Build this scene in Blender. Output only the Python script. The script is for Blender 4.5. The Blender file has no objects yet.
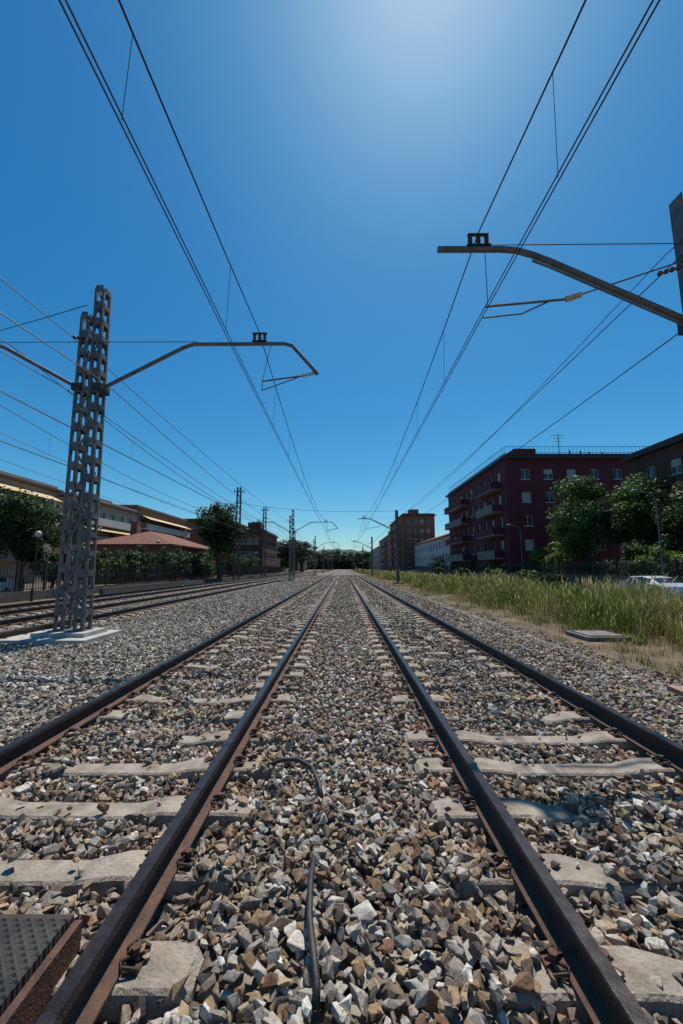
import bpy, bmesh, math, random
import numpy as np
from mathutils import Vector, Matrix
random.seed(7); rng=np.random.default_rng(11)
S=bpy.context.scene
COL=S.collection

# ---------------------------------------------------------------- materials
def newmat(name):
    m=bpy.data.materials.new(name); m.use_nodes=True
    nt=m.node_tree; nt.nodes.clear()
    out=nt.nodes.new('ShaderNodeOutputMaterial'); b=nt.nodes.new('ShaderNodeBsdfPrincipled')
    nt.links.new(b.outputs[0],out.inputs[0]); return m,nt,b,out
def pm(name,c1,c2=None,scale=3.0,rough=.8,metal=0.0,bump=0.0,bscale=None,spec=.5,detail=6):
    m,nt,b,out=newmat(name); L=nt.links
    b.inputs['Roughness'].default_value=rough; b.inputs['Metallic'].default_value=metal
    b.inputs['Specular IOR Level'].default_value=spec
    tc=nt.nodes.new('ShaderNodeTexCoord')
    if c2 is None: c2=tuple(x*.7 for x in c1)
    n=nt.nodes.new('ShaderNodeTexNoise'); n.inputs['Scale'].default_value=scale; n.inputs['Detail'].default_value=detail
    n.inputs['Roughness'].default_value=.65
    L.new(tc.outputs['Object'],n.inputs['Vector'])
    r=nt.nodes.new('ShaderNodeValToRGB'); r.color_ramp.elements[0].position=.35; r.color_ramp.elements[1].position=.65
    r.color_ramp.elements[0].color=(*c2,1); r.color_ramp.elements[1].color=(*c1,1)
    L.new(n.outputs['Fac'],r.inputs[0]); L.new(r.outputs[0],b.inputs['Base Color'])
    if bump>0:
        n2=nt.nodes.new('ShaderNodeTexNoise'); n2.inputs['Scale'].default_value=bscale or scale*6; n2.inputs['Detail'].default_value=5
        L.new(tc.outputs['Object'],n2.inputs['Vector'])
        bp=nt.nodes.new('ShaderNodeBump'); bp.inputs['Strength'].default_value=bump; bp.inputs['Distance'].default_value=.02
        L.new(n2.outputs['Fac'],bp.inputs['Height']); L.new(bp.outputs[0],b.inputs['Normal'])
    return m
def attrmat(name,rough=.85,nscale=60,lo=.6,hi=1.3,bump=.5,transl=0.0,spec=.3):
    m,nt,b,out=newmat(name); L=nt.links
    a=nt.nodes.new('ShaderNodeAttribute'); a.attribute_name='col'
    b.inputs['Roughness'].default_value=rough; b.inputs['Specular IOR Level'].default_value=spec
    last=a.outputs['Color']
    if nscale:
        tc=nt.nodes.new('ShaderNodeTexCoord')
        n=nt.nodes.new('ShaderNodeTexNoise'); n.inputs['Scale'].default_value=nscale; n.inputs['Detail'].default_value=6; n.inputs['Roughness'].default_value=.7
        L.new(tc.outputs['Object'],n.inputs['Vector'])
        mr=nt.nodes.new('ShaderNodeMapRange'); mr.inputs[1].default_value=.3; mr.inputs[2].default_value=.7
        mr.inputs[3].default_value=lo; mr.inputs[4].default_value=hi
        L.new(n.outputs['Fac'],mr.inputs[0])
        mx=nt.nodes.new('ShaderNodeVectorMath'); mx.operation='SCALE'
        L.new(last,mx.inputs[0]); L.new(mr.outputs[0],mx.inputs['Scale']); last=mx.outputs[0]
        if bump:
            bp=nt.nodes.new('ShaderNodeBump'); bp.inputs['Strength'].default_value=bump; bp.inputs['Distance'].default_value=.006
            L.new(n.outputs['Fac'],bp.inputs['Height']); L.new(bp.outputs[0],b.inputs['Normal'])
    L.new(last,b.inputs['Base Color'])
    if transl>0:
        t=nt.nodes.new('ShaderNodeBsdfTranslucent'); L.new(last,t.inputs['Color'])
        ms=nt.nodes.new('ShaderNodeMixShader'); ms.inputs[0].default_value=transl
        L.new(b.outputs[0],ms.inputs[1]); L.new(t.outputs[0],ms.inputs[2]); L.new(ms.outputs[0],out.inputs[0])
    return m

M_stone=attrmat('ballast_stone',nscale=60,lo=.5,hi=1.3,bump=.9)
M_leaf=attrmat('leaf',rough=.55,nscale=0,transl=.35,spec=.3)
M_grass=attrmat('grass_blade',rough=.6,nscale=0,transl=.45,spec=.3)
M_bark=pm('bark',(.12,.09,.06),(.06,.045,.03),8,.9,0,.6,30)
M_sleeper=pm('sleeper_concrete',(.37,.315,.25),(.19,.155,.12),6,.9,0,.7,60)
M_conc=pm('concrete',(.46,.44,.4),(.32,.3,.27),3,.9,0,.4,50)
M_slab=pm('dirty_concrete',(.2,.18,.16),(.12,.11,.1),3,.9,0,.4,50)
M_wall=pm('stone_wall',(.11,.1,.09),(.06,.055,.05),2,.9,0,.5,20)
M_railtop=pm('rail_head_steel',(.075,.06,.055),(.03,.024,.022),14,.3,.65,.1,120)
M_railside=pm('rail_rust',(.055,.034,.026),(.028,.019,.016),18,.7,.1,.4,90)
M_foot=pm('rail_foot_rust',(.13,.06,.036),(.055,.031,.022),12,.85,.0,.4,90)
M_galv=pm('galvanised_steel',(.17,.17,.17),(.09,.088,.085),5,.6,.3,.2,60)
M_dark=pm('dark_steel',(.055,.05,.048),(.035,.032,.03),6,.6,.3)
M_wire=pm('wire',(.06,.05,.045),(.03,.027,.025),3,.6,.3)
M_copper=pm('copper_wire',(.1,.065,.05),(.05,.035,.03),3,.5,.5)
M_ins=pm('insulator_brown',(.1,.05,.035),(.06,.03,.02),10,.25,0)
M_insw=pm('insulator_white',(.5,.47,.42),(.35,.33,.3),10,.3,0)
M_rubber=pm('rubber',(.03,.03,.032),(.018,.018,.018),12,.6,0,.2,80)
M_maroon=pm('maroon_render',(.125,.017,.026),(.09,.013,.02),.6,.85,0,.15,20)
M_brick=pm('brown_brick',(.12,.05,.034),(.075,.033,.024),1.2,.9,0,.2,20)
M_tan=pm('tan_render',(.3,.19,.12),(.23,.14,.09),.5,.9)
M_pinkr=pm('terracotta_render',(.26,.105,.065),(.19,.08,.05),.5,.9)
M_white=pm('white_render',(.58,.56,.52),(.45,.43,.4),.5,.9)
M_cream=pm('cream_render',(.4,.32,.23),(.31,.25,.18),.6,.9)
M_tile=pm('terracotta_tiles',(.22,.085,.05),(.12,.05,.033),2,.9,0,.5,9)
M_roofd=pm('dark_roof',(.1,.055,.042),(.055,.035,.03),2,.9)
M_frame=pm('white_frame',(.6,.6,.58),(.5,.5,.48),2,.5)
M_blind=pm('roller_blind',(.42,.42,.4),(.3,.29,.28),1.3,.7)
M_awn=pm('awning_cloth',(.62,.46,.24),(.5,.34,.17),1,.8)
M_glass,_nt,_b,_=newmat('window_glass'); _b.inputs['Base Color'].default_value=(.025,.03,.035,1); _b.inputs['Roughness'].default_value=.08
M_paint,_nt,_b,_=newmat('white_car_paint'); _b.inputs['Base Color'].default_value=(.75,.76,.77,1); _b.inputs['Roughness'].default_value=.25; _b.inputs['Coat Weight'].default_value=.6
M_asph=pm('asphalt',(.07,.068,.065),(.045,.045,.045),2,.9,0,.3,60)
M_wood=pm('weathered_board',(.36,.22,.16),(.22,.13,.1),7,.9,0,.4,40)
M_hill=pm('hazed_hill_forest',(.05,.08,.06),(.03,.055,.045),.03,1)  # forest green with bluish distance haze mixed into the base colour

def ground_mat():
    m,nt,b,out=newmat('ground_soil'); L=nt.links; b.inputs['Roughness'].default_value=.95
    tc=nt.nodes.new('ShaderNodeTexCoord')
    n=nt.nodes.new('ShaderNodeTexNoise'); n.inputs['Scale'].default_value=.9; n.inputs['Detail'].default_value=10; n.inputs['Roughness'].default_value=.75
    L.new(tc.outputs['Object'],n.inputs['Vector'])
    r=nt.nodes.new('ShaderNodeValToRGB'); e=r.color_ramp.elements
    e[0].position=.36; e[0].color=(.05,.06,.024,1); e[1].position=.68; e[1].color=(.22,.16,.095,1)
    x=e.new(.48); x.color=(.12,.085,.048,1)
    L.new(n.outputs['Fac'],r.inputs[0]); L.new(r.outputs[0],b.inputs['Base Color'])
    n2=nt.nodes.new('ShaderNodeTexNoise'); n2.inputs['Scale'].default_value=25; n2.inputs['Detail'].default_value=6
    L.new(tc.outputs['Object'],n2.inputs['Vector'])
    bp=nt.nodes.new('ShaderNodeBump'); bp.inputs['Strength'].default_value=.8; bp.inputs['Distance'].default_value=.04
    L.new(n2.outputs['Fac'],bp.inputs['Height']); L.new(bp.outputs[0],b.inputs['Normal'])
    return m
M_ground=ground_mat()
def bed_mat():
    m,nt,b,out=newmat('ballast_bed'); L=nt.links; b.inputs['Roughness'].default_value=.95
    tc=nt.nodes.new('ShaderNodeTexCoord')
    v=nt.nodes.new('ShaderNodeTexVoronoi'); v.inputs['Scale'].default_value=14
    L.new(tc.outputs['Object'],v.inputs['Vector'])
    sp=nt.nodes.new('ShaderNodeSeparateColor'); L.new(v.outputs['Color'],sp.inputs[0])
    r=nt.nodes.new('ShaderNodeValToRGB'); e=r.color_ramp.elements
    e[0].position=0; e[0].color=(.06,.047,.036,1); e[1].position=1; e[1].color=(.3,.26,.21,1)
    x=e.new(.5); x.color=(.14,.115,.09,1)
    L.new(sp.outputs[0],r.inputs[0]); L.new(r.outputs[0],b.inputs['Base Color'])
    bp=nt.nodes.new('ShaderNodeBump'); bp.inputs['Strength'].default_value=1; bp.inputs['Distance'].default_value=.04
    bp.invert=True
    L.new(v.outputs['Distance'],bp.inputs['Height']); L.new(bp.outputs[0],b.inputs['Normal'])
    return m
M_bed=bed_mat()
def panel_mat():
    m,nt,b,out=newmat('chequered_rubber'); L=nt.links; b.inputs['Roughness'].default_value=.75
    tc=nt.nodes.new('ShaderNodeTexCoord')
    mp=nt.nodes.new('ShaderNodeMapping'); mp.inputs['Rotation'].default_value=(0,0,math.radians(45))
    L.new(tc.outputs['Object'],mp.inputs['Vector'])
    hs=[]
    for d in ('X','Y'):
        w=nt.nodes.new('ShaderNodeTexWave'); w.wave_type='BANDS'; w.bands_direction=d; w.inputs['Scale'].default_value=9
        L.new(mp.outputs[0],w.inputs['Vector']); hs.append(w)
    mx=nt.nodes.new('ShaderNodeMath'); mx.operation='MAXIMUM'
    L.new(hs[0].outputs['Fac'],mx.inputs[0]); L.new(hs[1].outputs['Fac'],mx.inputs[1])
    bp=nt.nodes.new('ShaderNodeBump'); bp.inputs['Strength'].default_value=1; bp.inputs['Distance'].default_value=.012
    L.new(mx.outputs[0],bp.inputs['Height']); L.new(bp.outputs[0],b.inputs['Normal'])
    n=nt.nodes.new('ShaderNodeTexNoise'); n.inputs['Scale'].default_value=9; n.inputs['Detail'].default_value=8
    L.new(tc.outputs['Object'],n.inputs['Vector'])
    r=nt.nodes.new('ShaderNodeValToRGB'); e=r.color_ramp.elements
    e[0].position=.4; e[0].color=(.015,.015,.015,1); e[1].position=.75; e[1].color=(.05,.043,.036,1)
    L.new(n.outputs['Fac'],r.inputs[0]); L.new(r.outputs[0],b.inputs['Base Color'])
    return m
M_panel=panel_mat()

# ---------------------------------------------------------------- mesh helpers
class MB:
    def __init__(s): s.v=[]; s.f=[]; s.m=[]; s.mats=[]
    def mi(s,mat):
        if mat not in s.mats: s.mats.append(mat)
        return s.mats.index(mat)
    def face(s,pts,mat):
        b=len(s.v); s.v+= [tuple(p) for p in pts]; s.f.append(tuple(range(b,b+len(pts)))); s.m.append(s.mi(mat))
    def box(s,x0,x1,y0,y1,z0,z1,mat):
        b=len(s.v); s.v+=[(x0,y0,z0),(x1,y0,z0),(x1,y1,z0),(x0,y1,z0),(x0,y0,z1),(x1,y0,z1),(x1,y1,z1),(x0,y1,z1)]
        for q in ((0,3,2,1),(4,5,6,7),(0,1,5,4),(1,2,6,5),(2,3,7,6),(3,0,4,7)):
            s.f.append(tuple(b+i for i in q)); s.m.append(s.mi(mat))
    def beam(s,p,q,w,h,mat,up=(0,0,1)):
        p=Vector(p);q=Vector(q);t=(q-p).normalized();u=Vector(up)
        if abs(t.dot(u))>.98: u=Vector((0,1,0))
        a=t.cross(u).normalized()*w/2; c=a.cross(t).normalized()*h/2
        b=len(s.v)
        for e in (p,q):
            for k in (-a-c,a-c,a+c,-a+c): s.v.append(tuple(e+k))
        for f in ((0,1,2,3),(7,6,5,4),(0,4,5,1),(1,5,6,2),(2,6,7,3),(3,7,4,0)):
            s.f.append(tuple(b+i for i in f)); s.m.append(s.mi(mat))
    def tube(s,pts,r,mat,n=6,cap=True):
        pts=[Vector(p) for p in pts]; b=len(s.v); N=len(pts)
        rs=r if isinstance(r,(list,tuple)) else [r]*N
        prev=None
        for i,p in enumerate(pts):
            t=(pts[min(i+1,N-1)]-pts[max(i-1,0)])
            t=t.normalized() if t.length>1e-9 else Vector((0,0,1))
            if prev is None:
                u=Vector((0,0,1)) if abs(t.z)<.9 else Vector((1,0,0))
                a=t.cross(u).normalized()
            else:
                a=(prev-t*prev.dot(t)).normalized()
            prev=a; c=t.cross(a)
            for k in range(n):
                an=2*math.pi*k/n; s.v.append(tuple(p+(a*math.cos(an)+c*math.sin(an))*rs[i]))
        mi=s.mi(mat)
        for i in range(N-1):
            for k in range(n):
                s.f.append((b+i*n+k,b+i*n+(k+1)%n,b+(i+1)*n+(k+1)%n,b+(i+1)*n+k)); s.m.append(mi)
        if cap:
            s.f.append(tuple(b+k for k in reversed(range(n)))); s.m.append(mi)
            s.f.append(tuple(b+(N-1)*n+k for k in range(n))); s.m.append(mi)
    def obj(s,name,parent=None,smooth=False):
        me=bpy.data.meshes.new(name); me.from_pydata(s.v,[],s.f)
        for m in s.mats: me.materials.append(m)
        me.polygons.foreach_set('material_index',s.m)
        if smooth: me.polygons.foreach_set('use_smooth',[True]*len(s.f))
        me.update()
        o=bpy.data.objects.new(name,me); COL.objects.link(o)
        if parent: o.parent=parent
        return o
def empty(name):
    o=bpy.data.objects.new(name,None); COL.objects.link(o); o.empty_display_size=.3; return o
def npmesh(name,V,F,mats,C=None,MI=None,parent=None,smooth=False):
    me=bpy.data.meshes.new(name)
    if not isinstance(F,list): F=[F]
    tot=sum(f.shape[0]*f.shape[1] for f in F); nf=sum(f.shape[0] for f in F)
    me.vertices.add(len(V)); me.vertices.foreach_set('co',V.astype(np.float32).ravel())
    me.loops.add(tot); me.loops.foreach_set('vertex_index',np.concatenate([f.ravel() for f in F]).astype(np.int32))
    cnt=np.concatenate([np.full(f.shape[0],f.shape[1]) for f in F]); st=np.concatenate([[0],np.cumsum(cnt)[:-1]])
    me.polygons.add(nf); me.polygons.foreach_set('loop_start',st.astype(np.int32)); me.polygons.foreach_set('loop_total',cnt.astype(np.int32))
    for m in mats: me.materials.append(m)
    if MI is not None: me.polygons.foreach_set('material_index',MI.astype(np.int32))
    me.polygons.foreach_set('use_smooth',np.full(nf,smooth))
    me.update(calc_edges=True)
    if C is not None:
        a=me.color_attributes.new(name='col',type='FLOAT_COLOR',domain='POINT')
        c=np.ones((len(V),4),np.float32); c[:,:3]=C; a.data.foreach_set('color',c.ravel())
    o=bpy.data.objects.new(name,me); COL.objects.link(o)
    if parent: o.parent=parent
    return o

# ---------------------------------------------------------------- ground
YEND=470
mb=MB(); mb.face([(-3000,-300,-.16),(3000,-300,-.16),(3000,4000,-.16),(-3000,4000,-.16)],M_ground); mb.obj('ground')
mb=MB()
prof=lambda z:[(-15.1,-.155),(-14.4,z),(4.3,z),(4.9,-.155)]
ys=[(-30,-.07),(84,-.07),(92,-.005),(YEND,-.005)]
for (ya,za),(yb,zb) in zip(ys[:-1],ys[1:]):
    pa,pb=prof(za),prof(zb)
    for i in range(3):
        mb.face([(pa[i][0],ya,pa[i][1]),(pa[i+1][0],ya,pa[i+1][1]),(pb[i+1][0],yb,pb[i+1][1]),(pb[i][0],yb,pb[i][1])],M_bed)
mb.obj('ballast_bed')
mb=MB(); mb.face([(14.0,-30,-.15),(19,-30,-.15),(19,420,-.15),(14.0,420,-.15)],M_asph)
mb.box(19,19.15,-30,420,-.15,-.02,M_conc); mb.box(19.15,20.3,-30,420,-.15,-.025,M_asph)
mb.obj('road')

# ---------------------------------------------------------------- tracks
GA=.87; TR=[-1.8,1.8,-8.35,-12.0]
rail_prof=[(-.07,0),(-.07,.012),(-.02,.028),(-.009,.04),(-.009,.112),(-.034,.124),(-.034,.15),(-.028,.158),(.028,.158),(.034,.15),(.034,.124),(.009,.112),(.009,.04),(.02,.028),(.07,.012),(.07,0)]
ZR=.022
SY0=1.81-.555*5; SP=.555
def make_track(cx,seed):
    rd=random.Random(seed)
    e=empty('railway_track')
    for k,sx in enumerate((-GA,GA)):
        m=MB(); ny=[-6,30,120,YEND]
        for a,b in zip(ny[:-1],ny[1:]):
            for i in range(len(rail_prof)-1):
                p,q=rail_prof[i],rail_prof[i+1]
                mat=M_railtop if 6<=i<=8 else (M_foot if (i<=1 or i>=13) else M_railside)
                m.face([(cx+sx+p[0],a,ZR+p[1]),(cx+sx+p[0],b,ZR+p[1]),(cx+sx+q[0],b,ZR+q[1]),(cx+sx+q[0],a,ZR+q[1])],mat)
        m.obj('rail_%d'%(k+1),e)
    m=MB(); c=MB()
    st=[(-1.22,.085,-.03),(-1.19,.1,.005),(-1.1,.11,.018),(-.62,.11,.018),(-.4,.09,-.02),(.4,.09,-.02),(.62,.11,.018),(1.1,.11,.018),(1.19,.1,.005),(1.22,.085,-.03)]
    n=int(200/SP)
    for i in range(n):
        y=SY0+i*SP+rd.uniform(-.02,.02); rot=rd.uniform(-.012,.012)
        b=len(m.v)
        for (x,w,z) in st:
            for (dy,dz) in ((-w-.03,-.2),(-w,z-.012),(-w+.015,z),(w-.015,z),(w,z-.012),(w+.03,-.2)):
                m.v.append((cx+x,y+dy+x*rot,dz))
        mi=m.mi(M_sleeper)
        for s in range(len(st)-1):
            for k in range(5):
                m.f.append((b+s*6+k,b+s*6+k+1,b+(s+1)*6+k+1,b+(s+1)*6+k)); m.m.append(mi)
        m.f.append(tuple(b+k for k in range(6))); m.m.append(mi)
        m.f.append(tuple(b+(len(st)-1)*6+k for k in reversed(range(6)))); m.m.append(mi)
        if y<60:
            for sx in (-GA,GA):
                for d in (-1,1):
                    x=cx+sx+d*.085; yy=y
                    c.box(min(x-.012*d,x+.05*d),max(x-.012*d,x+.05*d),yy-.055,yy+.055,.014,.032,M_foot)
                    if y<14:
                        c.tube([(x+.05*d,yy-.05,.035),(x-.01*d,yy-.06,.05),(x-.03*d,yy-.03,.045),(x+.01*d,yy-.015,.055),(x+.045*d,yy,.052),(x+.01*d,yy+.015,.055),(x-.03*d,yy+.03,.045),(x-.01*d,yy+.06,.05),(x+.05*d,yy+.05,.035)],.008,M_railside,6)
                        c.tube([(x+.015*d,yy,.02),(x+.015*d,yy,.075)],.012,M_foot,6)
                        c.tube([(x+.015*d,yy,.06),(x+.015*d,yy,.078)],.02,M_foot,6)
    m.obj('sleepers',e); c.obj('rail_clips',e)
for i,cx in enumerate(TR): make_track(cx,i+3)

# ---------------------------------------------------------------- ballast stones
def hull_template(npts,seed,bevel):
    r=np.random.default_rng(seed); bm=bmesh.new()
    P=r.normal(size=(npts,3)); P/=np.linalg.norm(P,axis=1)[:,None]; P*=r.uniform(.75,1.12,(npts,1))
    for p in P: bm.verts.new(p)
    res=bmesh.ops.convex_hull(bm,input=bm.verts[:])
    junk=[g for g in res['geom_interior'] if isinstance(g,bmesh.types.BMVert)]
    if junk: bmesh.ops.delete(bm,geom=junk,context='VERTS')
    bmesh.ops.dissolve_limit(bm,angle_limit=math.radians(24),verts=bm.verts[:],edges=bm.edges[:])
    if bevel: bmesh.ops.bevel(bm,geom=bm.edges[:],offset=.045,segments=1,affect='EDGES',profile=.5)
    bmesh.ops.triangulate(bm,faces=bm.faces[:])
    bmesh.ops.recalc_face_normals(bm,faces=bm.faces[:])
    bm.verts.index_update()
    V=np.array([v.co[:] for v in bm.verts]); F=np.array([[v.index for v in f.verts] for f in bm.faces])
    bm.free(); return V,F
T_hi=[hull_template(12,100+i,True) for i in range(30)]
T_mid=[hull_template(11,200+i,False) for i in range(16)]
T_lo=[hull_template(7,300+i,False) for i in range(12)]
def rotmats(n):
    q=rng.normal(size=(n,4)); q/=np.linalg.norm(q,axis=1)[:,None]; w,x,y,z=q.T
    R=np.empty((n,3,3))
    R[:,0,0]=1-2*(y*y+z*z);R[:,0,1]=2*(x*y-z*w);R[:,0,2]=2*(x*z+y*w)
    R[:,1,0]=2*(x*y+z*w);R[:,1,1]=1-2*(x*x+z*z);R[:,1,2]=2*(y*z-x*w)
    R[:,2,0]=2*(x*z-y*w);R[:,2,1]=2*(y*z+x*w);R[:,2,2]=1-2*(x*x+y*y)
    return R
def sm(x,y,s):
    return .5+.25*(np.sin(x*s*1.7+1.3*np.sin(y*s*.9+2))+np.sin(y*s*1.31+1.7*np.sin(x*s*1.1+.7)))
RX=np.array([t+g for t in TR for g in (-GA,GA)])
def scatter(x0,x1,y0,y1,cell,smin,smax,T,layers=1,zofs=0.0):
    P=[]
    for l in range(layers):
        gx=np.arange(x0,x1,cell); gy=np.arange(y0,y1,cell)
        X,Y=np.meshgrid(gx,gy); X=X.ravel()+rng.uniform(-.5,.5,X.size)*cell; Y=Y.ravel()+rng.uniform(-.5,.5,Y.size)*cell
        Z=-.035+zofs+l*.02+rng.uniform(-.02,.016,X.size)
        if l>0:
            k=rng.random(X.size)<.5; X,Y,Z=X[k],Y[k],Z[k]
        P.append(np.stack([X,Y,Z],1))
    P=np.concatenate(P); X,Y=P[:,0],P[:,1]
    n=len(P); size=(smin+(smax-smin)*rng.random(n)**1.4)*.5*(1+.35*(rng.random(n)<.08))
    P[:,2]+=.02*np.exp(-(X/.42)**2)+.02*(sm(X,Y,1.3)-.5)
    P[:,2]+=np.where((X<-3.3)&(X>-6.9),-.005,0)
    keep=np.ones(n,bool)
    dr=np.min(np.abs(X[:,None]-RX[None]),axis=1); keep&=dr>.045+size
    near_rail=dr
    for ti,cx in enumerate(TR):
        rx=np.abs(X-cx); ins=rx<1.25
        ph=(Y-SY0)/SP; idx=np.round(ph).astype(int); dy=np.abs(ph-idx)*SP
        h=np.abs(np.sin(idx*12.9898+ti*78.2))*43758.5; h=h-np.floor(h)
        h2=np.abs(np.sin(idx*4.13+ti*3.7+np.sign(X-cx)*2.1))*1357.7; h2=h2-np.floor(h2)
        on=ins&(dy<.1+size*.3)
        cov=(rx<.55)&(sm(X*2+idx,Y*2,2.2)+h*.4>.62)
        cov|=(rx>1.0)&(h2>.6)&(cx>-3)
        cov|=(rx<.75)&(h2>.7)
        if ti==1:
            cov=np.where((idx==5)|(idx==6)|(idx==4),(X<.98)|((X>1.42)&(X<2.3)&(idx>4)),cov)
            cov=np.where(idx==7,(X>1.5)&(X<2.4),cov); cov=np.where((idx==8)|(idx==9),(X>2.75)&(idx==9),cov)
        if ti==0:
            cov=np.where((idx==6)|(idx==7),X>-.88,cov); cov=np.where(idx==5,(X<-1.0),cov); cov=np.where(idx==8,(X<-2.2)|(X>-.75),cov)
        stray=rng.random(n)<.04
        keep&=~(on&~(cov|stray))
        up=on&(cov|stray); P[up,2]+=.046
        P[:,2]+=np.where((rx<.75)&~on,-.006,0)
    keep&=~((X>-2.52)&(X<-1.06)&(Y<1.95))
    keep&=~((X>-7.75)&(X<-5.45)&(Y>8.72)&(Y<10.35))
    keep&=~((X>4.35)&(X<5.6)&(Y>5.25)&(Y<5.7))
    lim=4.75+.45*sm(X*0+3,Y,1.7)+rng.exponential(.12,n)
    keep&=(X<lim)
    P,size,near_rail=P[keep],size[keep],near_rail[keep]; n=len(P); X,Y=P[:,0],P[:,1]
    P[:,2]-=np.clip((X-4.1)*.2,0,.125)
    sc=size[:,None]*np.stack([rng.uniform(.95,1.4,n),rng.uniform(.7,1.0,n),rng.uniform(.5,.85,n)],1)
    R=rotmats(n)
    pal=np.array([[.37,.325,.265],[.5,.455,.385],[.27,.235,.19],[.37,.255,.15],[.26,.165,.095],[.64,.6,.53],[.1,.086,.072],[.18,.133,.095],[.43,.32,.2],[.21,.195,.175],[.19,.095,.055]])
    pr=np.array([.17,.14,.12,.13,.09,.06,.07,.09,.09,.04,.015]); pr/=pr.sum()
    pr2=np.array([.27,.22,.15,.05,.04,.06,.07,.05,.04,.06,.0]); pr2/=pr2.sum()
    c=pal[rng.choice(11,n,p=pr)]; c2=pal[rng.choice(11,n,p=pr2)]
    c=np.where((X<-3.2)[:,None],c2*1.0,c)
    c=c*rng.uniform(.68,1.15,(n,1))
    rust=np.clip(1-near_rail/.42,0,1)[:,None]*.55
    c=c*(1-rust)+rust*c*np.array([.9,.62,.45])
    ti=rng.integers(0,len(T),n)
    Vs=[];Fs=[];Cs=[];off=0
    for t,(TV,TF) in enumerate(T):
        s=np.where(ti==t)[0]
        if not len(s): continue
        V=TV[None]*sc[s][:,None,:]
        V=np.einsum('nij,nvj->nvi',R[s],V); V[:,:,2]*=.85; V+=P[s][:,None,:]
        nv=len(TV); F=TF[None]+(np.arange(len(s))*nv)[:,None,None]+off
        Vs.append(V.reshape(-1,3)); Fs.append(F.reshape(-1,3)); Cs.append(np.repeat(c[s],nv,axis=0)); off+=nv*len(s)
    return np.concatenate(Vs),np.concatenate(Fs),np.concatenate(Cs)
parts=[scatter(-5,5.6,.5,4.4,.047,.042,.092,T_hi,2),
       scatter(-14.3,5.6,4.4,12,.055,.05,.092,T_mid,2),
       scatter(-14.3,5.6,12,36,.088,.08,.125,T_lo,1),
       scatter(-14.3,5.6,36,88,.16,.15,.22,T_lo,1)]
V=[];F=[];C=[];o=0
for a,b,c in parts: V.append(a);F.append(b+o);C.append(c);o+=len(a)
npmesh('ballast_gravel',np.concatenate(V),np.concatenate(F),[M_stone],np.concatenate(C))

# ---------------------------------------------------------------- small trackside things
mb=MB(); mb.box(-2.45,-1.12,-1.2,1.84,.02,.165,M_panel); mb.box(-2.45,-1.12,1.843,1.88,.0,.15,M_railside); mb.box(-1.117,-1.085,-1.2,1.88,.0,.13,M_foot)
mb.obj('rubber_crossing_panel')
mb=MB(); mb.tube([(-.62,3.42,.01),(-.5,3.47,.05),(-.36,3.45,.06),(-.24,3.33,.055),(-.17,3.12,.04),(-.15,3.02,.01)],.016,M_rubber,10); mb.obj('rubber_hose',smooth=True)
mb=MB(); mb.tube([(-.165,2.42,.0),(-.155,2.36,.05),(-.16,2.2,.06),(-.15,2.0,.055),(-.12,1.84,.045),(-.10,1.75,.02),(-.1,1.7,-.02)],.015,M_rubber,10)
mb.obj('rubber_hose',smooth=True)
mb=MB(); mb.box(5.85,6.9,9.9,10.9,-.15,-.06,M_slab); mb.box(5.95,6.8,10.0,10.8,-.057,-.035,M_slab); mb.obj('inspection_cover')
mb=MB(); mb.beam((4.25,5.4,.02),(5.7,5.3,-.03),.3,.06,M_wood,(0,0,1)); mb.obj('wooden_board')
mb=MB(); mb.box(-7.7,-5.5,8.8,10.3,-.1,.05,M_conc); mb.box(-6.95,-5.75,9.15,10.05,.053,.14,M_conc)
mb.obj('mast_footing')

# ---------------------------------------------------------------- masts
def col(m,b,t,w,dep,nb):
    b=Vector(b);t=Vector(t)
    for sx in (-1,1):
        for sy in (-1,1):
            o=Vector((sx*w/2,sy*dep/2,0)); m.beam(b+o,t+o,.06,.06,M_galv)
    for i in range(nb+1):
        p=b.lerp(t,i/nb)
        for sy in (-1,1):
            m.box(p.x-w/2,p.x+w/2,p.y+sy*(dep/2+.032)-.004,p.y+sy*(dep/2+.032)+.004,p.z-.1,p.z+.1,M_galv)
        for sx in (-1,1):
            m.box(p.x+sx*(w/2+.032)-.004,p.x+sx*(w/2+.032)+.004,p.y-dep/2,p.y+dep/2,p.z-.07,p.z+.07,M_galv)
def insul(m,p,q,r,mat,n=5):
    p=Vector(p);q=Vector(q); pts=[];rs=[]
    for i in range(n):
        for f,rr in ((0,.4),(.25,1),(.55,1),(.7,.4)):
            pts.append(p.lerp(q,(i+f)/n)); rs.append(r*rr)
    pts.append(q); rs.append(r*.4); m.tube(pts,rs,mat,10)
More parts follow.
